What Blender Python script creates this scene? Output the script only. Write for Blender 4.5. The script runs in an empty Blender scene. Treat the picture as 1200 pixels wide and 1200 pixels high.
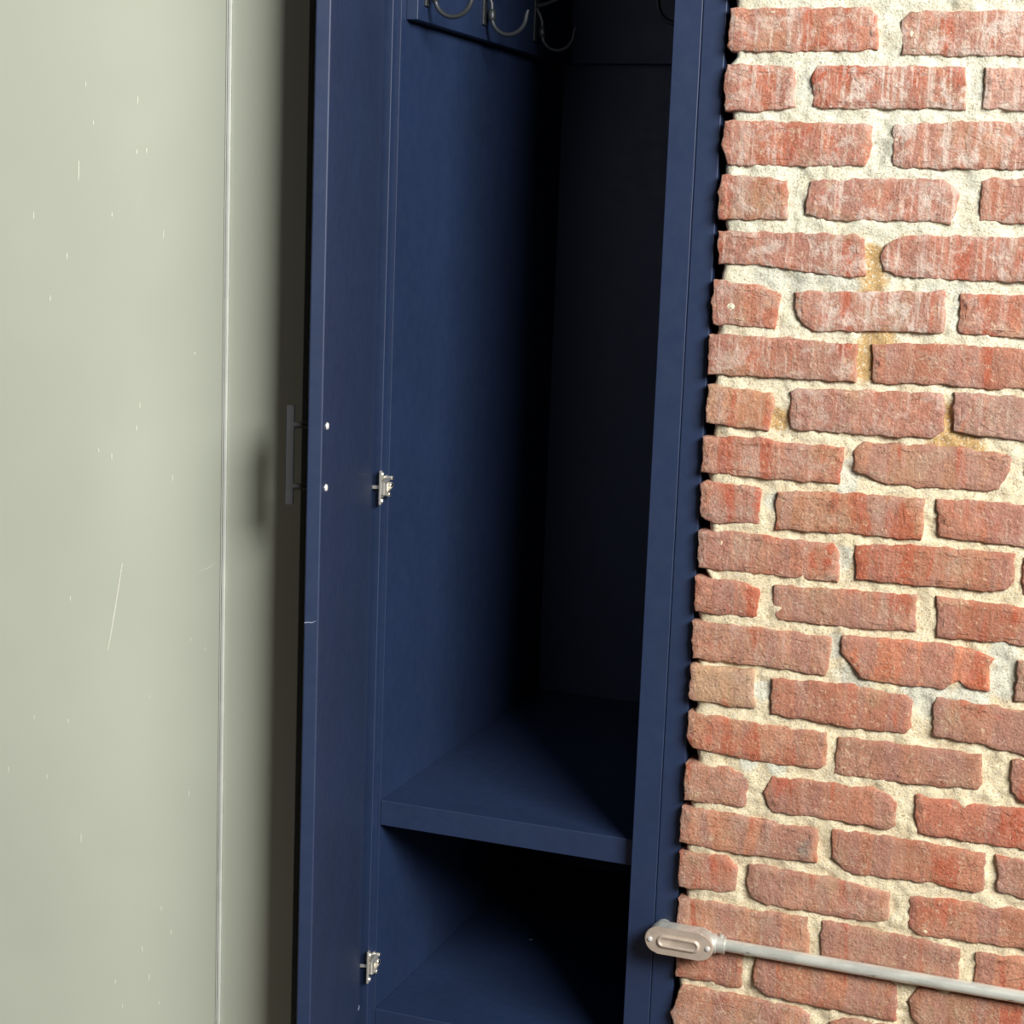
import bpy, bmesh, math, random
import numpy as np
from mathutils import Matrix, Vector

# ------------------------------------------------------------------ camera, world, lights, exposure
scene = bpy.context.scene
COL = scene.collection

cam_data = bpy.data.cameras.new('camera')
cam_data.sensor_width = 36.0
cam_data.lens = 2084.0 / 1200.0 * 36.0
cam_data.clip_start = 0.05
camera = bpy.data.objects.new('camera', cam_data)
COL.objects.link(camera)
YAW, PITCH, ROLL = math.radians(19.669), math.radians(9.263), math.radians(2.180)
_f = Vector((-math.sin(YAW) * math.cos(PITCH), math.cos(YAW) * math.cos(PITCH), -math.sin(PITCH)))
_r = Vector((math.cos(YAW), math.sin(YAW), 0.0))
_u = _r.cross(_f)
_rr = math.cos(ROLL) * _r + math.sin(ROLL) * _u
_uu = -math.sin(ROLL) * _r + math.cos(ROLL) * _u
camera.matrix_world = Matrix(((_rr.x, _uu.x, -_f.x, 0.75),
                              (_rr.y, _uu.y, -_f.y, -2.40),
                              (_rr.z, _uu.z, -_f.z, 1.40),
                              (0, 0, 0, 1)))
scene.camera = camera

world = bpy.data.worlds.new('world')
scene.world = world
world.use_nodes = True
bg = world.node_tree.nodes['Background']
bg.inputs['Color'].default_value = (0.97, 0.985, 1.0, 1)
bg.inputs['Strength'].default_value = 0.028


def area_light(name, loc, target, size, power, color):
    d = bpy.data.lights.new(name, 'AREA')
    d.shape = 'RECTANGLE'
    d.size, d.size_y = size
    d.energy = power
    d.color = color
    o = bpy.data.objects.new(name, d)
    COL.objects.link(o)
    o.location = loc
    o.rotation_euler = (Vector(target) - Vector(loc)).to_track_quat('-Z', 'Y').to_euler()
    return o


area_light('window_light', (3.08, -2.68, 3.05), (0.05, 0.0, 0.95), (2.1, 1.5), 415, (1.0, 0.98, 0.94))

vs = scene.view_settings
vs.view_transform = 'Standard'
vs.look = 'None'
vs.exposure = 0.0
vs.gamma = 1.0
vs.use_curve_mapping = False

random.seed(7)
rng = np.random.default_rng(11)


# ------------------------------------------------------------------ node helpers and materials
def lin(r, g, b):
    f = lambda c: c / 12.92 if c <= 0.04045 else ((c + 0.055) / 1.055) ** 2.4
    return (f(r / 255), f(g / 255), f(b / 255), 1.0)


class NT:
    def __init__(self, name):
        self.mat = bpy.data.materials.new(name)
        self.mat.use_nodes = True
        self.t = self.mat.node_tree
        self.b = self.t.nodes['Principled BSDF']

    def n(self, kind, **kw):
        nd = self.t.nodes.new(kind)
        for k, v in kw.items():
            setattr(nd, k, v)
        return nd

    def link(self, a, b):
        self.t.links.new(a, b)

    def put(self, sock, v):
        if isinstance(v, bpy.types.NodeSocket):
            self.link(v, sock)
        else:
            sock.default_value = v

    def noise(self, vec, scale, detail=4.0, rough=0.6, dist=0.0):
        nd = self.n('ShaderNodeTexNoise')
        self.link(vec, nd.inputs['Vector'])
        nd.inputs['Scale'].default_value = scale
        nd.inputs['Detail'].default_value = detail
        nd.inputs['Roughness'].default_value = rough
        nd.inputs['Distortion'].default_value = dist
        return nd.outputs['Fac']

    def ramp(self, v, a, b, lo=0.0, hi=1.0):
        nd = self.n('ShaderNodeMapRange')
        nd.interpolation_type = 'SMOOTHSTEP'
        self.put(nd.inputs['Value'], v)
        nd.inputs['From Min'].default_value = a
        nd.inputs['From Max'].default_value = b
        nd.inputs['To Min'].default_value = lo
        nd.inputs['To Max'].default_value = hi
        return nd.outputs['Result']

    def math(self, op, a, b=0.0, c=0.0):
        nd = self.n('ShaderNodeMath', operation=op)
        self.put(nd.inputs[0], a)
        self.put(nd.inputs[1], b)
        if op == 'MULTIPLY_ADD':
            self.put(nd.inputs[2], c)
        return nd.outputs[0]

    def mix(self, fac, a, b, mode='MIX'):
        nd = self.n('ShaderNodeMix', data_type='RGBA', blend_type=mode)
        self.put(nd.inputs['Factor'], fac)
        self.put(nd.inputs[6], a)
        self.put(nd.inputs[7], b)
        return nd.outputs[2]

    def pos(self):
        return self.n('ShaderNodeNewGeometry').outputs['Position']

    def scaled(self, vec, s, rot=(0, 0, 0)):
        nd = self.n('ShaderNodeMapping')
        self.link(vec, nd.inputs['Vector'])
        nd.inputs['Scale'].default_value = s
        nd.inputs['Rotation'].default_value = rot
        return nd.outputs['Vector']

    def bump(self, h, strength, dist, prev=None):
        nd = self.n('ShaderNodeBump')
        self.link(h, nd.inputs['Height'])
        nd.inputs['Strength'].default_value = strength
        nd.inputs['Distance'].default_value = dist
        if prev is not None:
            self.link(prev, nd.inputs['Normal'])
        return nd.outputs['Normal']

    def base(self, v):
        self.put(self.b.inputs['Base Color'], v)

    def set(self, **kw):
        for k, v in kw.items():
            self.put(self.b.inputs[k.replace('_', ' ')], v)


def simple(name, col, rough=0.5, metal=0.0, bump_scale=None, bump_strength=0.1, spec=0.5):
    m = NT(name)
    p = m.pos()
    n = m.noise(p, 30, 3)
    m.base(m.mix(m.ramp(n, 0.3, 0.7), col, tuple(c * 0.9 for c in col[:3]) + (1,)))
    m.set(Roughness=rough, Metallic=metal)
    m.b.inputs['Specular IOR Level'].default_value = spec
    if bump_scale:
        m.set(Normal=m.bump(m.noise(p, bump_scale, 4), bump_strength, 0.001))
    return m.mat


def navy_paint():
    m = NT('navy_satin_paint')
    p = m.pos()
    a = m.noise(p, 7, 4)
    m.base(m.mix(m.ramp(a, 0.3, 0.7), NAVY, tuple(c * 0.88 for c in NAVY[:3]) + (1,)))
    m.put(m.b.inputs['Roughness'], m.ramp(m.noise(p, 55, 4), 0.2, 0.8, 0.48, 0.56))
    m.set(Normal=m.bump(m.noise(p, 260, 3), 0.06, 0.001))
    m.b.inputs['Specular IOR Level'].default_value = 0.72
    return m.mat


NAVY = (0.0110, 0.0255, 0.074, 1)
M_NAVY = navy_paint()
M_BLACK = simple('black_powder_coat', lin(52, 52, 54), 0.45, 0.0, 400, 0.15)
M_IRON = simple('dark_iron', lin(66, 70, 74), 0.40, 0.5, 300, 0.15)
M_NICKEL = simple('nickel_plated_steel', (0.90, 0.87, 0.78, 1), 0.27, 0.8)
M_CHROME = simple('bright_screw_steel', (0.90, 0.90, 0.88, 1), 0.25, 0.45)


def galvanized():
    m = NT('galvanized_steel')
    p = m.pos()
    a = m.ramp(m.noise(m.scaled(p, (0.35, 1, 1)), 70, 5), 0.35, 0.65)
    c = m.mix(a, lin(228, 230, 220), lin(204, 206, 198))
    d = m.ramp(m.noise(m.scaled(p, (0.25, 1, 1)), 160, 3), 0.66, 0.74)
    m.base(m.mix(d, c, lin(120, 120, 110)))
    m.set(Metallic=0.45, Roughness=0.27)
    m.set(Normal=m.bump(m.noise(p, 300, 4), 0.12, 0.001))
    return m.mat


def cast_alu(name, c1, c2, metal=0.55):
    m = NT(name)
    p = m.pos()
    a = m.ramp(m.noise(p, 60, 5), 0.3, 0.7)
    m.base(m.mix(a, c1, c2))
    m.set(Metallic=metal, Roughness=0.45)
    m.set(Normal=m.bump(m.noise(p, 500, 4), 0.25, 0.001))
    return m.mat


M_GALV = galvanized()
M_CAST = cast_alu('cast_aluminium', lin(220, 221, 212), lin(190, 191, 184), 0.5)
M_COVER = cast_alu('stamped_cover_aluminium', lin(212, 196, 180), lin(194, 178, 162), 0.45)


def pale_panel():
    m = NT('pale_green_grey_coated_metal')
    p = m.pos()
    a = m.ramp(m.noise(p, 2.2, 3), 0.3, 0.7)
    c = m.mix(a, lin(213, 220, 203), lin(206, 212, 196))
    d = m.ramp(m.noise(m.scaled(p, (1, 1, 0.25)), 16, 4), 0.62, 0.80, 0, 0.25)
    m.base(m.mix(d, c, lin(224, 226, 208)))
    m.put(m.b.inputs['Roughness'], m.ramp(m.noise(m.scaled(p, (1, 1, 0.2)), 14, 4), 0.25, 0.75, 0.34, 0.42))
    return m.mat


M_PANEL = pale_panel()
M_STRIP = simple('pale_joint_bead', lin(236, 240, 232), 0.35)
M_SCUFF = simple('pale_scuff', lin(240, 240, 226), 0.6)
M_FLOOR = simple('floor_concrete', lin(84, 74, 64), 0.5, 0.0, 40, 0.2)
M_WALL = simple('plain_plaster', lin(190, 186, 174), 0.8)


def blob_mask(m, p, spots, nz):
    acc = None
    for (x, z, r) in spots:
        d = m.n('ShaderNodeVectorMath', operation='DISTANCE')
        m.link(p, d.inputs[0])
        d.inputs[1].default_value = (x, 0.004, z)
        v = m.math('ADD', d.outputs['Value'], m.math('MULTIPLY', m.math('SUBTRACT', nz, 0.5), r * 1.3))
        k = m.ramp(v, r * 0.6, r * 1.1, 1, 0)
        acc = k if acc is None else m.math('MAXIMUM', acc, k)
    return acc


def brick_material():
    m = NT('old_fired_brick')
    p = m.pos()
    oi = m.n('ShaderNodeObjectInfo')
    base = oi.outputs['Color']
    eff = oi.outputs['Alpha']
    # tone patches inside one brick
    tone = m.ramp(m.noise(p, 13, 5, 0.6, 0.6), 0.28, 0.72, 0.80, 1.16)
    c = m.mix(1.0, m.mix(0.40, base, lin(200, 156, 128)), tone, 'MULTIPLY')
    v1 = m.noise(m.scaled(p, (27, 27, 4), (0, 0.05, 0)), 1.0, 3, 0.5, 0.4)
    c = m.mix(m.ramp(v1, 0.50, 0.56, 0, 0.65), c, lin(172, 126, 112))
    v2 = m.noise(m.scaled(p, (22, 22, 5), (0, -0.06, 0)), 1.0, 3, 0.5, 0.4)
    c = m.mix(m.ramp(v2, 0.57, 0.63, 0, 0.6), c, lin(184, 88, 60))
    w1 = m.noise(m.scaled(p, (1, 1, 1.6)), 11, 4, 0.55, 0.5)
    c = m.mix(m.ramp(w1, 0.55, 0.74, 0, 0.45), c, lin(190, 98, 72))
    w2 = m.noise(m.scaled(p, (1, 1, 1), (0.4, 0.2, 0.7)), 17, 4, 0.6)
    c = m.mix(m.ramp(w2, 0.52, 0.70, 0, 0.55), c, lin(184, 148, 118))
    burn = blob_mask(m, p, [(0.349, 0.540, 0.017), (0.352, 0.556, 0.013), (0.346, 0.528, 0.012)], m.noise(p, 60, 4))
    c = m.mix(m.math('MULTIPLY', burn, 0.75), c, lin(126, 120, 112))
    grain = m.ramp(m.noise(p, 420, 3, 0.65), 0.25, 0.75, 0.80, 1.18)
    c = m.mix(1.0, c, grain, 'MULTIPLY')
    # soft vertical wash bands
    band = m.noise(m.scaled(p, (55, 55, 5)), 1.0, 3, 0.5)
    c = m.mix(m.ramp(band, 0.50, 0.70, 0, 0.30), c, lin(196, 158, 138))
    # white lime streaks running down, only as strong as the brick's own staining
    st = m.noise(m.scaled(p, (150, 150, 8)), 1.0, 4, 0.6, 0.3)
    st2 = m.noise(p, 32, 7, 0.75, 0.5)
    brk = m.ramp(m.noise(p, 40, 5, 0.7), 0.30, 0.52)
    streak = m.math('MULTIPLY', m.math('MULTIPLY', m.ramp(st, 0.49, 0.66), brk), m.math('MULTIPLY', eff, 1.2))
    c = m.mix(streak, c, lin(222, 200, 186))
    bloom = m.math('MULTIPLY', m.ramp(st2, 0.47, 0.64), m.math('MULTIPLY', eff, 1.1))
    c = m.mix(bloom, c, lin(228, 216, 204))
    # lime speckle and thin worm-like lines
    sp = m.noise(p, 150, 4, 0.7, 0.8)
    c = m.mix(m.ramp(sp, 0.58, 0.66, 0, 0.55), c, lin(226, 200, 168))
    dk = m.noise(p, 210, 4, 0.7)
    c = m.mix(m.ramp(dk, 0.59, 0.69, 0, 0.6), c, lin(96, 52, 36))
    rid = m.math('ABSOLUTE', m.math('SUBTRACT', m.noise(p, 36, 5, 0.6, 0.5), 0.5))
    line = m.math('MULTIPLY', m.ramp(rid, 0.0, 0.016, 1, 0), m.ramp(m.noise(p, 16, 3), 0.48, 0.62))
    c = m.mix(m.math('MULTIPLY', line, 0.55), c, lin(230, 206, 178))
    rid2 = m.math('ABSOLUTE', m.math('SUBTRACT', m.noise(m.scaled(p, (1, 1, 1.5), (1, 0.3, 0)), 30, 5, 0.6, 0.6), 0.5))
    line2 = m.math('MULTIPLY', m.ramp(rid2, 0.0, 0.012, 1, 0), m.ramp(m.noise(p, 13, 3), 0.52, 0.62))
    c = m.mix(m.math('MULTIPLY', line2, 0.6), c, lin(92, 56, 42))
    vor = m.n('ShaderNodeTexVoronoi', feature='DISTANCE_TO_EDGE')
    m.link(p, vor.inputs['Vector'])
    vor.inputs['Scale'].default_value = 19
    crack = m.math('MULTIPLY', m.ramp(vor.outputs['Distance'], 0.0, 0.025, 1, 0), m.ramp(m.noise(p, 9, 2), 0.55, 0.66))
    c = m.mix(m.math('MULTIPLY', crack, 0.22), c, lin(90, 50, 36))
    m.base(c)
    m.set(Roughness=0.92)
    m.b.inputs['Specular IOR Level'].default_value = 0.2
    h1 = m.noise(p, 55, 6, 0.65)
    h2 = m.noise(p, 240, 5, 0.7)
    nrm = m.bump(h1, 0.65, 0.008)
    nrm = m.bump(h2, 0.75, 0.004, nrm)
    nrm = m.bump(m.math('SUBTRACT', m.math('MULTIPLY', line, 0.6), m.math('ADD', m.math('MULTIPLY', crack, 0.35), line2)), 0.6, 0.002, nrm)
    m.set(Normal=nrm)
    return m.mat


def mortar_material():
    m = NT('lime_mortar')
    p = m.pos()
    sep = m.n('ShaderNodeSeparateXYZ')
    m.link(p, sep.inputs[0])
    top = m.ramp(sep.outputs['Z'], 0.95, 1.55)
    c = m.mix(top, lin(248, 233, 197), lin(243, 243, 222))
    c = m.mix(m.ramp(m.noise(p, 22, 4), 0.45, 0.70, 0, 0.45), c, lin(224, 206, 166))
    nz = m.noise(p, 40, 4)
    ochre = blob_mask(m, p, OCHRE, nz)
    c = m.mix(m.math('MULTIPLY', ochre, 0.8), c, lin(206, 160, 88))
    grey = blob_mask(m, p, PATCH, nz)
    c = m.mix(m.math('MULTIPLY', grey, 0.9), c, lin(228, 229, 212))
    c = m.mix(m.ramp(m.noise(p, 330, 3, 0.6), 0.55, 0.64, 0, 0.6), c, lin(158, 128, 84))
    c = m.mix(m.ramp(m.noise(m.scaled(p, (1, 1, 1), (0.5, 0, 1)), 260, 3, 0.6), 0.54, 0.64, 0, 0.7), c, lin(252, 246, 226))
    m.base(c)
    m.set(Roughness=0.95)
    m.b.inputs['Specular IOR Level'].default_value = 0.15
    nrm = m.bump(m.noise(p, 130, 6, 0.75), 0.7, 0.006)
    nrm = m.bump(m.noise(p, 380, 4, 0.7), 0.8, 0.003, nrm)
    m.set(Normal=nrm)
    return m.mat


# patches of stained and of newer mortar (x, z, radius) on the wall
OCHRE = [(0.385, 1.34, 0.030), (0.385, 1.235, 0.035), (0.40, 1.26, 0.03), (0.500, 1.16, 0.035), (0.497, 1.125, 0.03),
         (0.272, 1.150, 0.020), (0.53, 1.125, 0.025), (0.385, 1.37, 0.02)]
PATCH = [(0.372, 1.085, 0.022), (0.375, 1.06, 0.016), (0.374, 0.965, 0.02), (0.372, 0.84, 0.020), (0.40, 0.80, 0.03), (0.50, 0.79, 0.035),
         (0.600, 0.82, 0.030), (0.595, 0.86, 0.025), (0.560, 0.795, 0.03), (0.272, 1.035, 0.016), (0.276, 0.765, 0.018),
         (0.277, 1.59, 0.018), (0.503, 1.59, 0.02), (0.388, 1.51, 0.02), (0.494, 1.30, 0.018), (0.25, 1.335, 0.03), (0.30, 1.335, 0.03),
         (0.35, 1.335, 0.025), (0.26, 0.665, 0.02), (0.30, 0.66, 0.018), (0.47, 1.33, 0.02), (0.50, 1.33, 0.018)]
M_BRICK = brick_material()
M_MORTAR = mortar_material()


# ------------------------------------------------------------------ mesh helpers
def mesh_object(name, bm, mat, parent=None, origin=(0, 0, 0), smooth=None, bevel=None, segs=2):
    if bevel:
        bmesh.ops.bevel(bm, geom=list(bm.edges), offset=bevel, segments=segs, profile=0.5, affect='EDGES', clamp_overlap=True)
    bmesh.ops.recalc_face_normals(bm, faces=bm.faces)
    o = Vector(origin)
    for v in bm.verts:
        v.co -= o
    me = bpy.data.meshes.new(name)
    bm.to_mesh(me)
    bm.free()
    me.materials.append(mat)
    if smooth is not None:
        for poly in me.polygons:
            poly.use_smooth = True
        me.set_sharp_from_angle(angle=math.radians(smooth))
    ob = bpy.data.objects.new(name, me)
    COL.objects.link(ob)
    if parent is not None:
        ob.parent = parent
        # every parent's world place is kept in its "base" so that children are built in world coordinates
        ob.location = o - Vector(BASE[parent.name])
    else:
        ob.location = o
    BASE[ob.name] = tuple(o)
    if bevel:
        ob.modifiers.new('weighted_normal', 'WEIGHTED_NORMAL').weight = 100
    return ob


BASE = {}


def empty(name, loc, label=None, category=None, kind=None):
    e = bpy.data.objects.new(name, None)
    COL.objects.link(e)
    e.location = loc
    e.empty_display_size = 0.1
    BASE[e.name] = tuple(loc)
    if label:
        e['label'] = label
    if category:
        e['category'] = category
    if kind:
        e['kind'] = kind
    return e


def box(bm, x0, x1, y0, y1, z0, z1, mat=None):
    vs_ = [bm.verts.new((x, y, z)) for x in (x0, x1) for y in (y0, y1) for z in (z0, z1)]
    for f in ((0, 1, 3, 2), (4, 6, 7, 5), (0, 4, 5, 1), (2, 3, 7, 6), (0, 2, 6, 4), (1, 5, 7, 3)):
        bm.faces.new([vs_[i] for i in f])
    if mat is not None:
        bmesh.ops.transform(bm, matrix=mat, verts=vs_)
    return vs_


def tube(bm, pts, rad, n=12, cap=True):
    """swept round tube through pts; rad is a number or a list"""
    pts = [Vector(p) for p in pts]
    rings = []
    up = None
    for i, p in enumerate(pts):
        a = pts[max(i - 1, 0)]
        b = pts[min(i + 1, len(pts) - 1)]
        t = (b - a).normalized()
        if up is None:
            up = Vector((0, 0, 1)) if abs(t.z) < 0.9 else Vector((0, 1, 0))
        u = (up - t * up.dot(t)).normalized()
        v = t.cross(u)
        up = u
        r = rad[i] if isinstance(rad, (list, tuple)) else rad
        rings.append([bm.verts.new(p + r * (math.cos(k * 2 * math.pi / n) * u + math.sin(k * 2 * math.pi / n) * v)) for k in range(n)])
    for r0, r1 in zip(rings, rings[1:]):
        for k in range(n):
            bm.faces.new((r0[k], r0[(k + 1) % n], r1[(k + 1) % n], r1[k]))
    if cap:
        bm.faces.new(rings[0])
        bm.faces.new(rings[-1])


def prism(bm, outline, y0, y1):
    """outline of (x, z) swept along y"""
    a = [bm.verts.new((x, y0, z)) for x, z in outline]
    b = [bm.verts.new((x, y1, z)) for x, z in outline]
    bm.faces.new(a)
    bm.faces.new(b)
    n = len(a)
    for i in range(n):
        bm.faces.new((a[i], a[(i + 1) % n], b[(i + 1) % n], b[i]))


def stadium(cx, cz, length, height, n=12):
    r = height / 2
    h = length / 2 - r
    out = []
    for i in range(n + 1):
        t = -math.pi / 2 + math.pi * i / n
        out.append((cx + h + r * math.cos(t), cz + r * math.sin(t)))
    for i in range(n + 1):
        t = math.pi / 2 + math.pi * i / n
        out.append((cx - h + r * math.cos(t), cz + r * math.sin(t)))
    return out


# ------------------------------------------------------------------ the setting: floor, back wall
bm = bmesh.new()
box(bm, -4.0, 5.0, -6.0, 1.2, -0.05, 0.0)
mesh_object('floor', bm, M_FLOOR, origin=(0, -2, 0))['kind'] = 'structure'
bm = bmesh.new()
box(bm, -2.2, 1.5, 0.84, 0.90, 0.0, 2.6)
mesh_object('wall_back', bm, M_WALL, origin=(0, 0.87, 0))['kind'] = 'structure'

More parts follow.
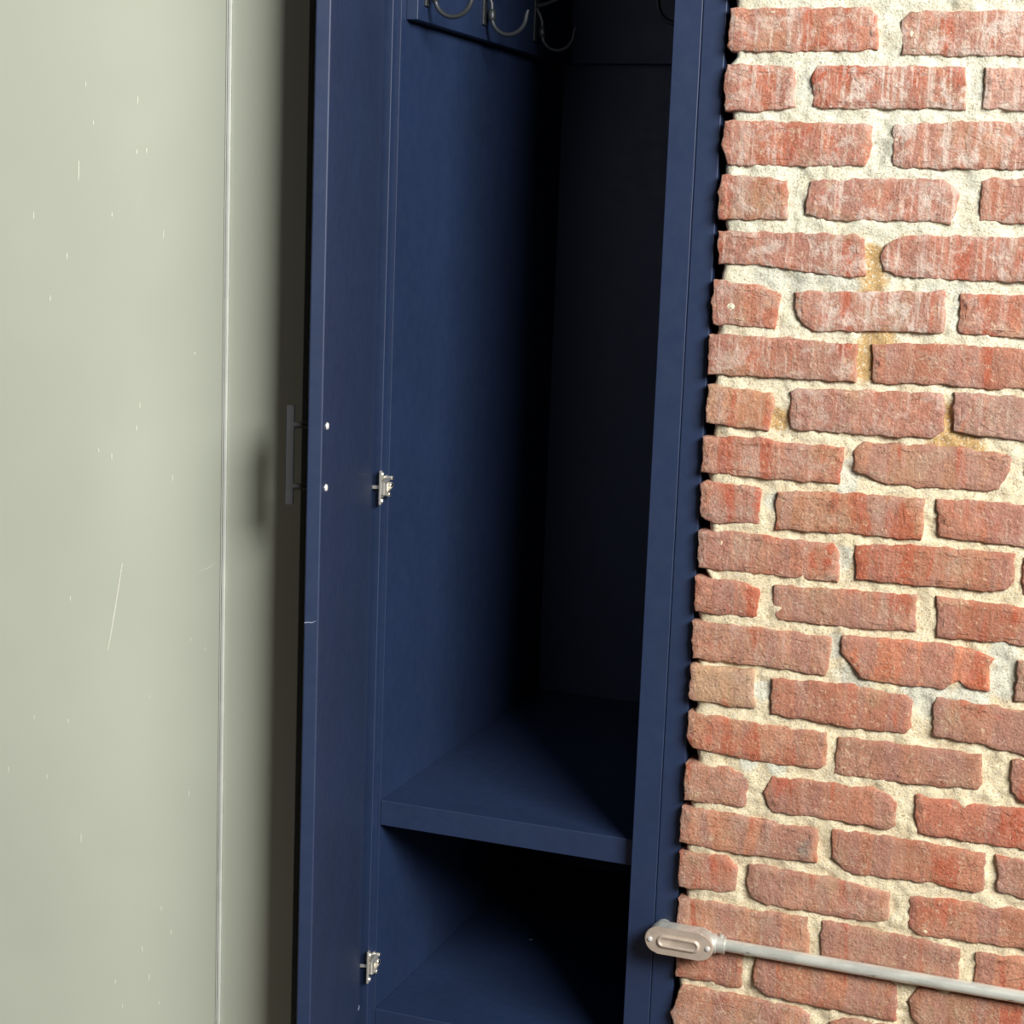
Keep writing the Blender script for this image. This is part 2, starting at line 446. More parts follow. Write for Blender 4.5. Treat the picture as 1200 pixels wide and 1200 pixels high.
# ------------------------------------------------------------------ brick wall
BRICKS = [
    (1, (186,110,92,.5), [(0.175,1.691), (0.358,1.692), (0.370,1.680), (0.374,1.638), (0.263,1.636), (0.179,1.636), (0.174,1.643)]),
    (1, (190,130,118,.65), [(0.402,1.676), (0.413,1.687), (0.448,1.687), (0.593,1.687), (0.598,1.631), (0.405,1.633)]),
    (2, (196,96,72,.5), [(0.175,1.619), (0.265,1.617), (0.270,1.565), (0.239,1.559), (0.176,1.558), (0.171,1.592)]),
    (2, (188,110,95,.75), [(0.298,1.618), (0.487,1.617), (0.492,1.564), (0.446,1.565), (0.319,1.563), (0.294,1.566), (0.291,1.609)]),
    (2, (200,150,140,.7), [(0.513,1.616), (0.698,1.614), (0.703,1.563), (0.559,1.564), (0.513,1.567)]),
    (3, (196,100,76,.45), [(0.175,1.545), (0.362,1.544), (0.373,1.540), (0.375,1.517), (0.367,1.490), (0.284,1.488), (0.182,1.487), (0.174,1.513)]),
    (3, (190,122,106,.65), [(0.401,1.543), (0.494,1.549), (0.594,1.549), (0.599,1.491), (0.444,1.489), (0.404,1.490)]),
    (4, (170,112,88,.4), [(0.176,1.473), (0.227,1.472), (0.265,1.467), (0.269,1.417), (0.175,1.414), (0.172,1.450)]),
    (4, (172,108,98,.6), [(0.296,1.469), (0.400,1.474), (0.471,1.475), (0.491,1.458), (0.488,1.432), (0.482,1.419), (0.440,1.421), (0.323,1.418), (0.293,1.425)]),
    (4, (178,98,78,.35), [(0.518,1.474), (0.534,1.478), (0.705,1.480), (0.710,1.424), (0.563,1.422), (0.520,1.424)]),
    (5, (176,104,90,.5), [(0.175,1.398), (0.361,1.400), (0.373,1.394), (0.377,1.348), (0.362,1.344), (0.296,1.349), (0.228,1.356), (0.178,1.354)]),
    (5, (180,104,90,.55), [(0.395,1.374), (0.402,1.389), (0.427,1.402), (0.587,1.404), (0.592,1.348), (0.473,1.347), (0.418,1.349), (0.402,1.355)]),
    (6, (184,92,70,.3), [(0.173,1.332), (0.242,1.326), (0.265,1.316), (0.264,1.288), (0.260,1.270), (0.218,1.272), (0.175,1.272), (0.171,1.295)]),
    (6, (178,116,102,.6), [(0.285,1.321), (0.483,1.331), (0.485,1.277), (0.438,1.276), (0.313,1.271), (0.298,1.277), (0.287,1.301)]),
    (6, (182,92,72,.3), [(0.503,1.329), (0.693,1.332), (0.698,1.273), (0.585,1.276), (0.504,1.279)]),
    (7, (170,98,82,.35), [(0.171,1.257), (0.281,1.259), (0.328,1.255), (0.373,1.255), (0.374,1.206), (0.291,1.205), (0.172,1.203)]),
    (7, (172,98,80,.15), [(0.394,1.256), (0.471,1.262), (0.597,1.262), (0.601,1.211), (0.531,1.207), (0.484,1.210), (0.398,1.206)]),
    (8, (186,122,88,.2), [(0.173,1.188), (0.185,1.188), (0.221,1.185), (0.263,1.182), (0.266,1.166), (0.260,1.132), (0.212,1.133), (0.173,1.136)]),
    (8, (170,100,86,.3), [(0.288,1.186), (0.297,1.190), (0.381,1.194), (0.492,1.197), (0.495,1.148), (0.480,1.139), (0.431,1.136), (0.291,1.136)]),
    (8, (150,116,110,.2), [(0.505,1.200), (0.593,1.199), (0.694,1.200), (0.699,1.140), (0.596,1.143), (0.507,1.149)]),
    (9, (178,106,86,.2), [(0.170,1.115), (0.249,1.120), (0.293,1.115), (0.365,1.116), (0.362,1.067), (0.284,1.065), (0.210,1.066), (0.170,1.067)]),
    (9, (170,112,86,.1), [(0.392,1.124), (0.458,1.127), (0.509,1.128), (0.584,1.122), (0.580,1.096), (0.572,1.077), (0.560,1.074), (0.464,1.071), (0.415,1.073), (0.381,1.087), (0.379,1.113)]),
    (9, (170,100,80,.1), [(0.603,1.122), (0.789,1.122), (0.794,1.067), (0.607,1.074)]),
    (10, (182,112,88,.15), [(0.170,1.049), (0.177,1.054), (0.254,1.051), (0.256,1.001), (0.228,0.999), (0.193,0.997), (0.172,1.003)]),
    (10, (178,116,84,.1), [(0.279,1.048), (0.382,1.055), (0.477,1.055), (0.476,1.000), (0.385,1.000), (0.279,0.996)]),
    (10, (176,90,68,.1), [(0.493,1.056), (0.545,1.059), (0.690,1.059), (0.695,1.004), (0.598,1.004), (0.500,1.007)]),
    (11, (184,108,86,.15), [(0.170,0.983), (0.233,0.987), (0.299,0.982), (0.358,0.983), (0.368,0.972), (0.369,0.931), (0.312,0.931), (0.260,0.931), (0.173,0.931)]),
    (11, (176,96,68,.05), [(0.390,0.984), (0.481,0.992), (0.555,0.992), (0.599,0.992), (0.599,0.955), (0.592,0.945), (0.576,0.940), (0.513,0.940), (0.468,0.938), (0.393,0.938)]),
    (11, (172,94,74,.05), [(0.609,0.990), (0.806,0.992), (0.810,0.940), (0.613,0.940)]),
    (12, (184,106,84,.1), [(0.170,0.917), (0.240,0.917), (0.260,0.908), (0.261,0.870), (0.215,0.868), (0.172,0.868)]),
    (12, (174,112,90,.1), [(0.281,0.917), (0.391,0.921), (0.476,0.924), (0.477,0.875), (0.412,0.870), (0.286,0.870)]),
    (12, (178,90,64,.05), [(0.503,0.925), (0.561,0.923), (0.702,0.923), (0.707,0.868), (0.595,0.873), (0.554,0.871), (0.507,0.871)]),
    (13, (182,120,98,.15), [(0.169,0.853), (0.237,0.855), (0.365,0.852), (0.365,0.825), (0.360,0.798), (0.289,0.801), (0.209,0.801), (0.172,0.800)]),
    (13, (208,112,76,.05), [(0.381,0.857), (0.510,0.862), (0.557,0.857), (0.584,0.849), (0.576,0.838), (0.581,0.803), (0.552,0.806), (0.541,0.814), (0.522,0.801), (0.480,0.798), (0.411,0.801), (0.399,0.816), (0.379,0.836)]),
    (13, (160,120,100,.1), [(0.614,0.850), (0.814,0.850), (0.819,0.794), (0.615,0.796)]),
    (14, (204,166,128,.1), [(0.170,0.791), (0.259,0.794), (0.265,0.739), (0.223,0.738), (0.171,0.741)]),
    (14, (170,92,72,.05), [(0.287,0.785), (0.400,0.789), (0.472,0.783), (0.481,0.777), (0.481,0.741), (0.474,0.731), (0.404,0.730), (0.289,0.735)]),
    (14, (162,102,82,.05), [(0.513,0.787), (0.625,0.782), (0.709,0.778), (0.714,0.718), (0.632,0.722), (0.576,0.730), (0.512,0.733), (0.509,0.765)]),
    (15, (188,122,94,.05), [(0.171,0.721), (0.294,0.717), (0.368,0.717), (0.369,0.671), (0.361,0.665), (0.268,0.663), (0.180,0.670), (0.169,0.686)]),
    (15, (168,106,86,.05), [(0.385,0.713), (0.442,0.715), (0.577,0.715), (0.580,0.675), (0.575,0.668), (0.528,0.663), (0.467,0.662), (0.409,0.660), (0.382,0.662)]),
    (15, (170,96,76,.05), [(0.617,0.714), (0.816,0.710), (0.821,0.652), (0.635,0.659), (0.620,0.670)]),
    (16, (182,122,100,.15), [(0.170,0.646), (0.232,0.647), (0.262,0.640), (0.260,0.594), (0.219,0.592), (0.171,0.591)]),
    (16, (172,98,76,.05), [(0.297,0.644), (0.395,0.647), (0.435,0.647), (0.457,0.642), (0.470,0.632), (0.471,0.599), (0.464,0.593), (0.362,0.595), (0.299,0.593), (0.285,0.620)]),
    (16, (182,88,66,.05), [(0.495,0.646), (0.579,0.645), (0.698,0.649), (0.703,0.592), (0.573,0.592), (0.502,0.594), (0.496,0.618)]),
    (17, (188,118,88,.1), [(0.169,0.581), (0.257,0.581), (0.327,0.576), (0.364,0.578), (0.366,0.530), (0.331,0.527), (0.248,0.524), (0.168,0.529)]),
    (17, (176,100,76,.02), [(0.386,0.580), (0.493,0.581), (0.593,0.578), (0.594,0.526), (0.584,0.521), (0.527,0.526), (0.418,0.521), (0.404,0.525), (0.387,0.541)]),
    (17, (150,96,84,.1), [(0.608,0.577), (0.807,0.575), (0.813,0.513), (0.646,0.524), (0.614,0.529)]),
    (18, (180,116,96,.15), [(0.169,0.513), (0.238,0.517), (0.254,0.501), (0.254,0.469), (0.245,0.465), (0.171,0.461)]),
    (18, (186,124,100,.12), [(0.271,0.511), (0.326,0.510), (0.405,0.509), (0.470,0.501), (0.471,0.462), (0.446,0.455), (0.359,0.456), (0.301,0.455), (0.276,0.464), (0.270,0.482)]),
    (18, (174,104,80,.05), [(0.497,0.502), (0.559,0.505), (0.705,0.506), (0.710,0.450), (0.653,0.453), (0.551,0.450), (0.513,0.448), (0.500,0.457)]),
    (19, (180,124,98,.15), [(0.172,0.442), (0.227,0.447), (0.269,0.443), (0.359,0.446), (0.364,0.393), (0.268,0.391), (0.171,0.384)]),
    (19, (160,104,90,.05), [(0.379,0.446), (0.429,0.444), (0.517,0.441), (0.570,0.436), (0.571,0.390), (0.474,0.394), (0.381,0.393)]),
    (19, (178,112,88,.05), [(0.592,0.436), (0.787,0.443), (0.792,0.383), (0.594,0.389)]),
    (20, (182,96,70,.08), [(0.171,0.370), (0.271,0.378), (0.270,0.324), (0.247,0.322), (0.220,0.325), (0.173,0.323)]),
    (20, (182,112,84,.08), [(0.288,0.379), (0.475,0.378), (0.489,0.368), (0.492,0.318), (0.432,0.317), (0.358,0.319), (0.310,0.321), (0.289,0.333)]),
    (20, (164,98,76,.05), [(0.517,0.372), (0.722,0.375), (0.727,0.309), (0.533,0.314), (0.512,0.328), (0.507,0.350)]),
    (21, (182,122,98,.15), [(0.184,0.313), (0.221,0.311), (0.302,0.311), (0.360,0.309), (0.370,0.301), (0.371,0.251), (0.251,0.248), (0.175,0.245), (0.170,0.268)]),
    (21, (172,104,80,.05), [(0.402,0.297), (0.418,0.307), (0.504,0.309), (0.609,0.307), (0.613,0.254), (0.405,0.249)]),
]


def vnoise(x, z, scale, seed):
    """value noise on arrays"""
    r = np.random.default_rng(seed)
    g = r.random((257, 257))
    X, Z = x * scale + 31.7, z * scale + 17.3
    ix, iz = np.floor(X).astype(int), np.floor(Z).astype(int)
    fx, fz = X - ix, Z - iz
    fx, fz = fx * fx * (3 - 2 * fx), fz * fz * (3 - 2 * fz)
    a, b = g[ix % 257, iz % 257], g[(ix + 1) % 257, iz % 257]
    c, d = g[ix % 257, (iz + 1) % 257], g[(ix + 1) % 257, (iz + 1) % 257]
    return (a * (1 - fx) + b * fx) * (1 - fz) + (c * (1 - fx) + d * fx) * fz - 0.5


WALL_X1, WALL_Z1 = 1.45, 2.45


def build_mortar():
    xs = np.arange(0.182, WALL_X1, 0.0045)
    zs = np.arange(0.0, WALL_Z1, 0.0045)
    X, Z = np.meshgrid(xs, zs, indexing='ij')
    Y = 0.0008 + 0.006 * vnoise(X, Z, 45, 1) + 0.004 * vnoise(X, Z, 110, 2) + 0.003 * vnoise(X, Z, 190, 3)
    nx, nz = X.shape
    # ragged left end
    rag = 0.012 * vnoise(zs * 0, zs, 26, 5) + 0.008 * vnoise(zs * 0, zs, 90, 6)
    X = X.copy()
    for k in range(6):
        X[k] += rag * (1 - k / 6)
    Y[0] += 0.006
    Y[1] += 0.0015
    depth = [0.012, 0.03, 0.10, 0.80]
    cols = [np.stack([X[0] + 0.002 * j, np.full(nz, dpt), zs], 1) for j, dpt in enumerate(depth)][::-1]
    grid = [np.stack([X[i], Y[i], zs], 1) for i in range(nx)]
    back = np.stack([np.full(nz, WALL_X1), np.full(nz, 0.80), zs], 1)
    allc = cols + grid + [back]
    V = np.concatenate(allc)
    nc = len(allc)
    idx = np.arange(nc * nz).reshape(nc, nz)
    F = np.stack([idx[:-1, :-1], idx[1:, :-1], idx[1:, 1:], idx[:-1, 1:]], -1).reshape(-1, 4)
    me = bpy.data.meshes.new('wall_right')
    me.from_pydata(V.tolist(), [], F.tolist())
    me.materials.append(M_MORTAR)
    me.update()
    me.shade_smooth()
    o = bpy.data.objects.new('wall_right', me)
    COL.objects.link(o)
    o['kind'] = 'structure'
    BASE[o.name] = (0, 0, 0)
    return o


wall_right = build_mortar()


def build_brick(outline, color, proud):
    """one weathered brick: jittered outline, worn arris, slightly uneven face"""
    pts = [Vector((x, 0, z)) for x, z in outline]
    area = sum(a.x * b.z - b.x * a.z for a, b in zip(pts, pts[1:] + pts[:1]))
    if area < 0:
        pts.reverse()
    ring = []
    for a, b in zip(pts, pts[1:] + pts[:1]):
        L = (b - a).length
        k = max(1, int(L / 0.006))
        for i in range(k):
            ring.append(a.lerp(b, i / k))
    n = len(ring)
    nrm = []
    for i in range(n):
        t = (ring[(i + 1) % n] - ring[i - 1]).normalized()
        nrm.append(Vector((t.z, 0, -t.x)))          # outward for a counter-clockwise ring seen from -y
    ph = random.random() * 50
    jit = [0.0008 + 0.0008 * math.sin(ph + i * 0.9) + random.uniform(-0.0011, 0.0011) for i in range(n)]
    ring = [r + nn * j for r, nn, j in zip(ring, nrm, jit)]
    cx = sum(r.x for r in ring) / n
    cz = sum(r.z for r in ring) / n
    bm = bmesh.new()
    rings = []
    tiltx, tiltz = random.uniform(-0.010, 0.010), random.uniform(-0.03, 0.03)
    hx = max(abs(r.x - cx) for r in ring)
    hz = max(abs(r.z - cz) for r in ring)
    for inset, y, jy in ((0.0, 0.045, 0), (0.0, 0.0010, 0.0004), (0.0007, -0.0016, 0.0005), (0.0022, -0.0027, 0.0005), (0.010, -0.0030, 0.0008)):
        lay = []
        for r in ring:
            dx, dz = (r.x - cx) * (1 - inset / hx), (r.z - cz) * (1 - inset / hz)
            yy = y if y > 0.02 else y - proud + random.uniform(-jy, jy) + dx * tiltx + dz * tiltz
            lay.append(bm.verts.new((cx + dx, yy, cz + dz)))
        rings.append(lay)
    for r0, r1 in zip(rings, rings[1:]):
        for i in range(n):
            bm.faces.new((r0[i], r0[(i + 1) % n], r1[(i + 1) % n], r1[i]))
    bm.faces.new(rings[-1])
    bmesh.ops.triangulate(bm, faces=[f for f in bm.faces if len(f.verts) > 4])
    o = mesh_object('brick', bm, M_BRICK, wall_right, (cx, 0.02, cz), smooth=55)
    c = lin(*color[:3])
    o.color = (c[0], c[1], c[2], color[3])
    return o


def rough_rect(x0, x1, z0, z1):
    j = lambda s: random.uniform(-s, s)
    return [(x0 + j(.004), z0 + j(.003)), ((x0 + x1) / 2 + j(.03), z0 + j(.002)), (x1 + j(.004), z0 + j(.003)),
            (x1 + j(.003), (z0 + z1) / 2), (x1 + j(.004), z1 + j(.003)), ((x0 + x1) / 2 + j(.03), z1 + j(.002)),
            (x0 + j(.004), z1 + j(.003)), (x0 + j(.003), (z0 + z1) / 2)]


PALETTE = [(178, 106, 86), (170, 112, 86), (176, 90, 68), (184, 108, 86), (174, 104, 80), (164, 100, 82), (182, 118, 94)]
ends = {}
for course, color, outline in BRICKS:
    build_brick(outline, color, random.uniform(0.0, 0.0028))
    xs_ = [p[0] for p in outline]
    zs_ = [p[1] for p in outline]
    e = ends.setdefault(course, [0, 0, 0, 0])
    e[0] = max(e[0], max(xs_))
    e[1] += min(zs_)
    e[2] += max(zs_)
    e[3] += 1


def fill_course(x, z0, z1, eff):
    while x < WALL_X1 - 0.03:
        x1 = min(x + 0.2 + random.uniform(-0.008, 0.006), WALL_X1 - 0.002)
        build_brick(rough_rect(x, x1, z0, z1), random.choice(PALETTE) + (eff,), random.uniform(0.0, 0.002))
        x = x1 + random.uniform(0.014, 0.022)


# the wall goes on beyond the edge of the photograph
for course, e in ends.items():
    fill_course(e[0] + 0.018, e[1] / e[3], e[2] / e[3], 0.5 if course < 7 else 0.1)
for k in range(10):
    z0 = 1.708 + k * 0.0715
    if k % 2 == 0:
        fill_course(0.172 - 0.0, z0, z0 + 0.056, 0.5)
    else:
        build_brick(rough_rect(0.172, 0.368, z0, z0 + 0.056), random.choice(PALETTE) + (0.5,), 0.001)
        fill_course(0.388, z0, z0 + 0.056, 0.5)
for k in range(3):
    z0 = 0.175 - k * 0.071
    if k % 2 == 0:
        build_brick(rough_rect(0.171, 0.265, z0, z0 + 0.056), random.choice(PALETTE) + (0.1,), 0.001)
        fill_course(0.285, z0, z0 + 0.056, 0.1)
    else:
        fill_course(0.171, z0, z0 + 0.056, 0.1)

# ------------------------------------------------------------------ pale satin metal cladding beside the locker
BETA = math.radians(0)
PO = Vector((-0.294, -0.310, 0))
PT = Vector((-math.cos(BETA), -math.sin(BETA), 0))       # along the wall, away from the locker
PN = Vector((math.sin(BETA), -math.cos(BETA), 0))        # out of the wall
PM = Matrix(((PT.x, PN.x, 0, PO.x), (PT.y, PN.y, 0, PO.y), (0, 0, 1, 0), (0, 0, 0, 1)))


def panel_box(bm, s0, s1, n0, n1, z0, z1):
    box(bm, s0, s1, n0, n1, z0, z1, PM)


bm = bmesh.new()
panel_box(bm, 0.0, 2.0, -0.08, -0.012, 0.0, 2.5)
wall_left = mesh_object('wall_left', bm, M_WALL, origin=tuple(PO))
wall_left['kind'] = 'structure'
for s0, s1 in ((0.0, 0.1103), (0.1183, 1.0), (1.005, 2.0)):
    bm = bmesh.new()
    panel_box(bm, s0, s1, -0.012, 0.0, 0.0, 2.5)
    mesh_object('panel', bm, M_PANEL, wall_left, tuple(PM @ Vector(((s0 + s1) / 2, 0, 0))), smooth=30, bevel=0.0008)
for s0, s1, h in ((0.1108, 0.1150, 0.0025), (0.1163, 0.1181, 0.0012)):
    bm = bmesh.new()
    panel_box(bm, s0, s1, -0.010, h, 0.0, 2.5)
    mesh_object('joint_bead', bm, M_STRIP, wall_left, tuple(PM @ Vector((s0, 0, 0))), smooth=60, bevel=0.0007, segs=3)


def scuff(pts, wid, name='scratch'):
    """a thin raised scratch on the cladding: points (s, z)"""
    bm = bmesh.new()
    n = len(pts)
    lo, hi = [], []
    for i, (s, z) in enumerate(pts):
        a, b = pts[max(i - 1, 0)], pts[min(i + 1, n - 1)]
        d = Vector((b[0] - a[0], b[1] - a[1])).normalized()
        w = wid * (0.25 + 0.75 * math.sin(math.pi * (i + 0.35) / (n - 0.3)))
        lo.append(bm.verts.new(PM @ Vector((s - d.y * w, 0.00025, z + d.x * w))))
        hi.append(bm.verts.new(PM @ Vector((s + d.y * w, 0.00025, z - d.x * w))))
    for i in range(n - 1):
        bm.faces.new((lo[i], lo[i + 1], hi[i + 1], hi[i]))
    r = bmesh.ops.extrude_face_region(bm, geom=list(bm.faces))
    for v in [g for g in r['geom'] if isinstance(g, bmesh.types.BMVert)]:
        v.co -= PN * 0.0004
    mesh_object(name, bm, M_SCUFF, wall_left, tuple(PM @ Vector((pts[0][0], 0, pts[0][1]))))


scuff([(0.2721, 0.9144), (0.2775, 0.8837), (0.2829, 0.8529), (0.2884, 0.8219), (0.2952, 0.7881)], 0.0010)
scuff([(0.1268, 0.9303), (0.1320, 0.9250), (0.1385, 0.9208), (0.1450, 0.9178), (0.1529, 0.9146)], 0.0006)
SPECKS = [(0.330, 1.560, 0.0073), (0.341, 1.446, 0.0271), (0.250, 1.540, 0.0094), (0.251, 1.473, 0.0063), (0.236, 1.475, 0.0063), (0.318, 1.509, 0.0063),
          (0.413, 1.384, 0.0104), (0.360, 1.331, 0.0083), (0.387, 1.273, 0.0073), (0.289, 1.389, 0.0063), (0.210, 1.366, 0.0104), (0.245, 1.135, 0.0083),
          (0.250, 1.104, 0.0073), (0.289, 1.062, 0.0083), (0.310, 1.068, 0.0052), (0.194, 1.040, 0.0083), (0.161, 1.211, 0.0042), (0.417, 0.675, 0.0063),
          (0.360, 0.677, 0.0052), (0.461, 0.591, 0.0083), (0.396, 0.590, 0.0063), (0.164, 0.599, 0.0094), (0.228, 0.730, 0.0042), (0.339, 0.507, 0.0125),
          (0.207, 0.423, 0.0063), (0.191, 0.391, 0.0073), (0.238, 0.357, 0.0073), (0.226, 0.317, 0.0094), (0.282, 0.300, 0.0073), (0.270, 0.265, 0.0063),
          (0.210, 0.281, 0.0052), (0.356, 0.855, 0.0083), (0.163, 0.819, 0.0042), (0.141, 0.808, 0.0042)]
for s, z, h in SPECKS:
    scuff([(s, z + h / 2), (s + 0.0003, z + h / 5), (s + 0.0002, z - h / 5), (s + 0.0008, z - h / 2)], 0.0007, 'speck')

# ------------------------------------------------------------------ the navy locker
LX0, LX1 = -0.361, 0.134                  # outer sides
IL, IR = -0.317, 0.118                    # inner faces of the side panels
FY, BY = 0.010, 0.775                     # front of the face frame, face of the back panel
TOP = 2.16
locker = empty('locker_cabinet', ((LX0 + LX1) / 2, FY, 0),
               'tall navy blue locker cabinet with its narrow door open, beside the brick wall', 'locker')


def part(name, x0, x1, y0, y1, z0, z1, mat=None, parent=None, bevel=0.0012):
    bm = bmesh.new()
    box(bm, x0, x1, y0, y1, z0, z1)
    return mesh_object(name, bm, mat or M_NAVY, parent or locker, ((x0 + x1) / 2, (y0 + y1) / 2, z0), smooth=40, bevel=bevel)


part('face_frame_stile', LX0, -0.321, FY, 0.030, 0.0, TOP)
part('face_frame_stile', 0.0945, LX1 - 0.0002, FY, 0.030, 0.0, TOP)
part('filler_strip', LX1 + 0.0004, 0.1672, FY + 0.0006, 0.030, 0.0, TOP, bevel=0.0015)
part('top_rail', -0.321, 0.0945, FY, 0.030, 2.03, TOP)
part('toe_kick', -0.321, 0.0945, 0.032, 0.050, 0.0, 0.124)
part('side_panel', -0.350, IL, 0.030, 0.80, 0.0, TOP, bevel=0.0006)
part('side_panel', IR, 0.132, 0.030, 0.80, 0.0, TOP, bevel=0.0006)
part('back_panel', IL, IR, BY, 0.80, 0.0, TOP, bevel=0.0006)
part('top_panel', IL, IR, 0.030, BY, TOP - 0.02, TOP, bevel=0.0006)
part('bench_shelf', IL + 0.0004, IR, 0.0305, BY, 0.4680, 0.5080, bevel=0.0012)
part('bottom_shelf', IL + 0.0004, IR, 0.0305, BY, 0.1245, 0.1645, bevel=0.0012)
# rails that carry the hooks
RB = 1.684
part('hook_rail', IL, IL + 0.018, 0.048, BY, RB, RB + 0.14, bevel=0.0012)
part('hook_rail', IR - 0.018, IR, 0.048, BY, RB, RB + 0.14, bevel=0.0012)
part('hook_rail', IL + 0.018, IR - 0.018, BY - 0.018, BY, RB + 0.004, RB + 0.144, bevel=0.0012)

# door, hung on the left stile and standing open
DA = math.radians(16)
DH = Vector((-0.3305, 0.0005, 0))
DD = Vector((math.sin(DA), -math.cos(DA), 0))            # from hinge to free edge
DN = Vector((math.cos(DA), math.sin(DA), 0))             # out of the inner face
DM = Matrix(((DD.x, DN.x, 0, DH.x), (DD.y, DN.y, 0, DH.y), (0, 0, 1, 0), (0, 0, 0, 1)))
bm = bmesh.new()
box(bm, 0.0, 0.441, -0.019, 0.0, 0.1735, 2.02, DM)
door = mesh_object('door', bm, M_NAVY, locker, tuple(DH), smooth=40, bevel=0.0022, segs=3)
# bar pull on the outer face
bm = bmesh.new()
box(bm, 0.4065, 0.4175, -0.051, -0.041, 1.0375, 1.1635, DM)
bmesh.ops.bevel(bm, geom=list(bm.edges), offset=0.0012, segments=2, affect='EDGES')
for z in (1.061, 1.139):
    tube(bm, [DM @ Vector((0.412, -0.043, z)), DM @ Vector((0.412, -0.018, z))], 0.0042, 12)
mesh_object('door_handle', bm, M_BLACK, door, tuple(DM @ Vector((0.412, -0.019, 1.1))), smooth=40)['label'] = 'black bar pull'
for z in (1.061, 1.139):
    bm = bmesh.new()
    c = Vector((0.412, 0, z))
    tube(bm, [DM @ (c + Vector((0, -0.002, 0))), DM @ (c + Vector((0, 0.0012, 0))), DM @ (c + Vector((0, 0.0026, 0))),
              DM @ (c + Vector((0, 0.0030, 0)))], [0.0048, 0.0048, 0.0036, 0.0012], 12)
    mesh_object('handle_screw', bm, M_CHROME, door, tuple(DM @ c), smooth=50)['label'] = 'bright steel screw head'

# small paint chips: on the door's free edge, at its lower hinge corner and on the cubby floor
M_CHIP = simple('pale_paint_chip', lin(150, 160, 184), 0.6)


def chip(parent, centre, u, v, n, pts):
    """a thin flake with an irregular outline, lying on the plane (u, v) with normal n"""
    bm = bmesh.new()
    c0 = Vector(centre)
    lo = [bm.verts.new(c0 + u * a + v * b - n * 0.0003) for a, b in pts]
    hi = [bm.verts.new(c0 + u * a + v * b + n * 0.0004) for a, b in pts]
    bm.faces.new(lo)
    bm.faces.new(hi)
    for i in range(len(pts)):
        k = (i + 1) % len(pts)
        bm.faces.new((lo[i], lo[k], hi[k], hi[i]))
    mesh_object('paint_chip', bm, M_CHIP, parent, centre)


UZ = Vector((0, 0, 1))
chip(door, tuple(DM @ Vector((0.441, -0.0095, 0.894))), DN, UZ, DD,
     [(-0.0085, -0.0022), (-0.0050, -0.0012), (0.0010, -0.0013), (0.0062, 0.0016), (0.0070, 0.0022), (0.0008, -0.0004), (-0.0052, -0.0003), (-0.0083, -0.0008)])
chip(door, tuple(DM @ Vector((0.006, 0.0, 0.1790))), DD, UZ, DN, [(-0.005, -0.002), (0.001, -0.0030), (0.007, -0.001), (0.003, 0.0012), (-0.003, 0.0030)])
chip(locker, (-0.184, 0.395, 0.1646), Vector((1, 0, 0)), Vector((0, 1, 0)), UZ, [(-0.0025, -0.002), (0.002, -0.003), (0.003, 0.003), (-0.001, 0.004)])


def hinge(z):
    """compact face-frame hinge: flange on the door, folded arm, wrap plate and cam screws on the stile"""
    root = empty('hinge', (-0.320, 0.0, z), 'bright nickel concealed hinge')
    root.parent = locker
    root.location = Vector((-0.320, 0.0, z)) - Vector(BASE[locker.name])
    bm = bmesh.new()                                          # flange that swings with the door
    box(bm, -0.004, 0.006, 0.0105, 0.0140, z - 0.026, z + 0.026, DM)
    bmesh.ops.bevel(bm, geom=list(bm.edges), offset=0.0009, segments=2, affect='EDGES')
    for dz in (-0.020, 0.020):
        tube(bm, [DM @ Vector((0.001, 0.012, z + dz)), DM @ Vector((0.001, 0.0165, z + dz))], [0.0046, 0.0034], 10)
    mesh_object('flange', bm, M_NICKEL, root, (-0.320, 0, z), smooth=45)
    bm = bmesh.new()                                          # link into the door, and the knuckle
    box(bm, -0.0040, -0.0020, -0.001, 0.0115, z - 0.0025, z + 0.0025, DM)
    tube(bm, [(-0.3140, 0.004, z - 0.010), (-0.3140, 0.004, z + 0.008)], 0.0048, 12)
    mesh_object('knuckle', bm, M_NICKEL, root, (-0.3165, 0, z), smooth=45)
    bm = bmesh.new()                                          # folded arm reaching round the stile
    mat = Matrix.Translation((-0.3125, 0.013, z + 0.003)) @ Matrix.Rotation(math.radians(18), 4, 'X')
    box(bm, -0.0040, 0.0040, -0.010, 0.010, -0.0085, -0.0065, mat)
    box(bm, -0.0040, 0.0040, -0.010, 0.010, 0.0065, 0.0085, mat)
    box(bm, -0.0040, -0.0022, -0.010, 0.010, -0.0085, 0.0085, mat)
    mesh_object('arm', bm, M_NICKEL, root, (-0.3125, 0.012, z), smooth=45)
    bm = bmesh.new()                                          # wrap plate on the stile's inner edge
    box(bm, -0.3208, -0.3186, 0.0105, 0.0295, z - 0.016, z + 0.016)
    bmesh.ops.bevel(bm, geom=list(bm.edges), offset=0.0006, segments=2, affect='EDGES')
    mesh_object('wrap_plate', bm, M_NICKEL, root, (-0.320, 0.02, z), smooth=45)
    for y, dz, r in ((0.024, 0.0015, 0.0055), (0.027, 0.0125, 0.0032), (0.018, -0.0115, 0.0040)):
        bm = bmesh.new()
        tube(bm, [(-0.3190, y, z + dz), (-0.3105, y, z + dz), (-0.3092, y, z + dz), (-0.3092, y, z + dz), (-0.3105, y, z + dz)],
             [r * 0.7, r, r * 0.8, r * 0.55, r * 0.35], 12)
        mesh_object('cam_screw', bm, M_NICKEL, root, (-0.315, y, z + dz), smooth=50)


for z in (1.0015, 0.2450, 1.80):
    hinge(z)


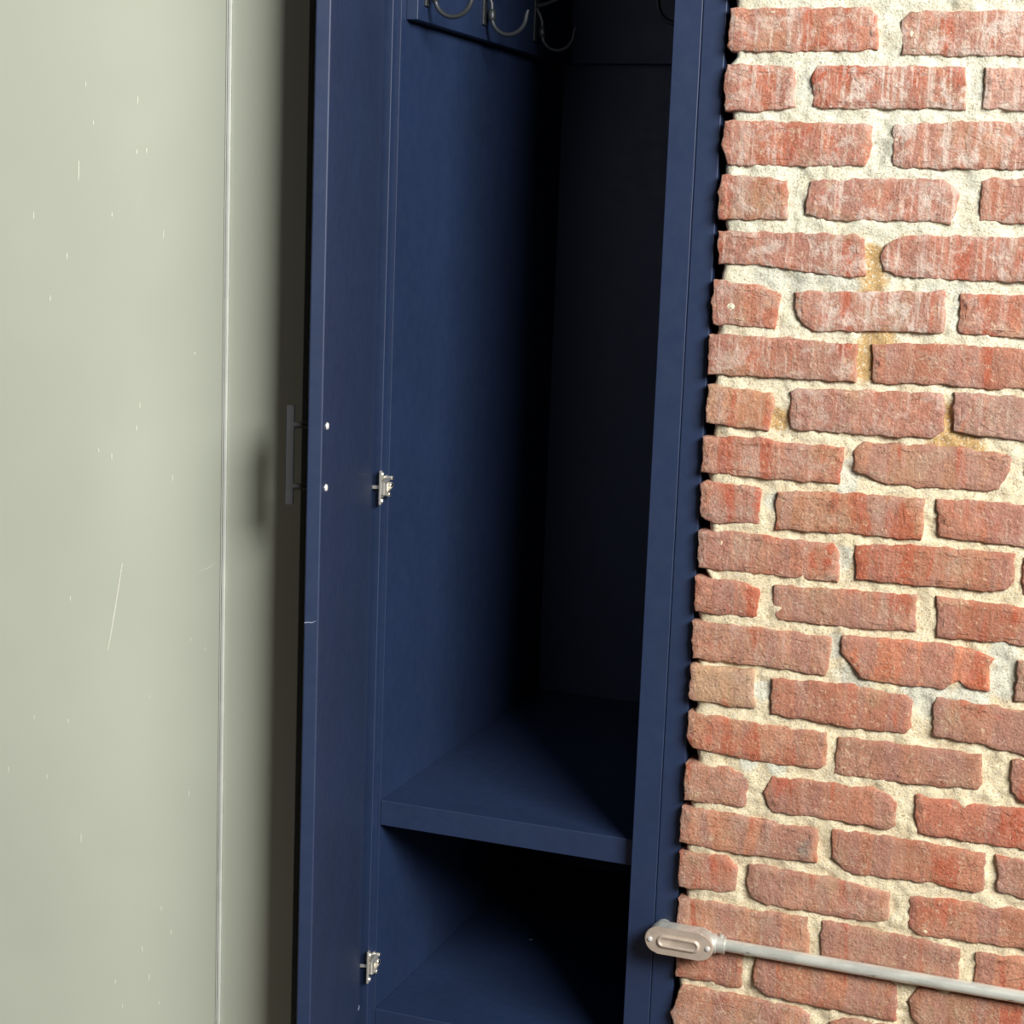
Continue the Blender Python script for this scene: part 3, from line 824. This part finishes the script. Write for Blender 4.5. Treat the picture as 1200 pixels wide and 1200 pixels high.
def coat_hook(y, side):
    """double coat hook: flat back plate, lower J with a collar, upper prong"""
    x0 = IL + 0.018 if side > 0 else IR - 0.018
    root = empty('coat_hook', (x0, y, 1.73), 'dark iron coat hook')
    root.parent = locker
    root.location = Vector((x0, y, 1.73)) - Vector(BASE[locker.name])
    X = lambda d: x0 + side * d
    bm = bmesh.new()
    a, b = sorted((X(0.0), X(0.0035)))
    box(bm, a, b, y - 0.007, y + 0.007, 1.706, 1.80)
    mesh_object('back_plate', bm, M_IRON, root, (x0, y, 1.706), smooth=40, bevel=0.0008)
    bm = bmesh.new()
    pts = [(X(0.003), y, 1.760), (X(0.009), y, 1.750), (X(0.0135), y, 1.738)]
    for i in range(15):
        t = math.pi * (1.02 + 0.98 * i / 14)
        pts.append((X(0.043 + 0.029 * math.cos(t)), y, 1.720 + 0.029 * math.sin(t)))
    pts.append((X(0.0745), y, 1.729))
    tube(bm, pts, [0.0036] * (len(pts) - 1) + [0.0026], 10)
    mesh_object('lower_prong', bm, M_IRON, root, (X(0.003), y, 1.75), smooth=60)
    bm = bmesh.new()
    tube(bm, [(X(0.0138), y, 1.730), (X(0.0140), y, 1.728), (X(0.0142), y, 1.718), (X(0.0150), y, 1.714), (X(0.0155), y, 1.712)],
         [0.0040, 0.0062, 0.0062, 0.0055, 0.0040], 10)
    mesh_object('collar', bm, M_IRON, root, (X(0.014), y, 1.72), smooth=50)
    bm = bmesh.new()
    tube(bm, [(X(0.003), y, 1.765), (X(0.020), y, 1.768), (X(0.045), y, 1.778), (X(0.060), y, 1.795), (X(0.064), y, 1.812)],
         [0.004, 0.0038, 0.0036, 0.0036, 0.0048], 10)
    mesh_object('upper_prong', bm, M_IRON, root, (X(0.003), y, 1.765), smooth=60)


for y, side in ((0.077, 1), (0.312, 1), (0.555, 1), (0.165, -1)):
    coat_hook(y, side)

# ------------------------------------------------------------------ conduit on the bricks
ZC = 0.3890
conduit = empty('electrical_conduit', (0.183, 0.0, ZC - 0.02),
                'galvanized conduit pipe with oval junction box running across the brick wall', 'conduit')
bm = bmesh.new()
tube(bm, [(0.228 + 0.06 * i, -0.0130, ZC) for i in range(21)], 0.0089, 20)
mesh_object('pipe', bm, M_GALV, conduit, (0.23, -0.013, ZC), smooth=50)
# cast body with a round end, its back outlet entering the filler strip
bm = bmesh.new()
prism(bm, stadium(0.183, ZC - 0.001, 0.099, 0.038, 14), -0.0325, -0.0060)
bmesh.ops.bevel(bm, geom=[e for e in bm.edges if abs(e.verts[0].co.y - e.verts[1].co.y) < 1e-6], offset=0.003, segments=3, affect='EDGES')
tube(bm, [(0.150, -0.010, ZC), (0.150, 0.0095, ZC)], 0.0145, 18)
body_ = mesh_object('conduit_body', bm, M_CAST, conduit, (0.183, -0.01, ZC), smooth=50)
# threaded hub with set-screw on the pipe side
bm = bmesh.new()
tube(bm, [(0.222, -0.0150, ZC), (0.233, -0.0140, ZC), (0.234, -0.0135, ZC), (0.2460, -0.0130, ZC), (0.2462, -0.0130, ZC)],
     [0.0150, 0.0138, 0.0125, 0.0125, 0.0092], 20)
tube(bm, [(0.240, -0.0130, ZC + 0.010), (0.240, -0.0130, ZC + 0.0155)], 0.0030, 10)
mesh_object('hub', bm, M_CAST, conduit, (0.235, -0.013, ZC), smooth=45)
# gasket line, cover plate with a raised oval, two screws
bm = bmesh.new()
prism(bm, stadium(0.183, ZC - 0.001, 0.101, 0.040, 14), -0.0352, -0.0325)
bmesh.ops.bevel(bm, geom=[e for e in bm.edges if e.verts[0].co.y < -0.035 and e.verts[1].co.y < -0.035], offset=0.0012, segments=2, affect='EDGES')
cover = mesh_object('cover_plate', bm, M_COVER, conduit, (0.183, -0.034, ZC), smooth=40)
cover['label'] = 'stamped oval cover plate'
bm = bmesh.new()
loops = [(0.0640, 0.0200, -0.0350), (0.0620, 0.0180, -0.0372), (0.0600, 0.0160, -0.0384), (0.0560, 0.0120, -0.0384), (0.0540, 0.0100, -0.0374), (0.0530, 0.0090, -0.0370)]
rr = [[bm.verts.new((x, y, z)) for x, z in stadium(0.1825, ZC - 0.001, l, h, 12)] for l, h, y in loops]
for r0, r1 in zip(rr, rr[1:]):
    k = len(r0)
    for i in range(k):
        bm.faces.new((r0[i], r0[(i + 1) % k], r1[(i + 1) % k], r1[i]))
bm.faces.new(rr[-1])
mesh_object('raised_oval', bm, M_COVER, cover, (0.1825, -0.035, ZC), smooth=60)
for x in (0.1405, 0.2255):
    bm = bmesh.new()
    tube(bm, [(x, -0.0345, ZC - 0.001), (x, -0.0365, ZC - 0.001), (x, -0.0375, ZC - 0.001)], [0.0036, 0.0036, 0.0022], 12)
    mesh_object('cover_screw', bm, M_CHROME, cover, (x, -0.035, ZC), smooth=45)
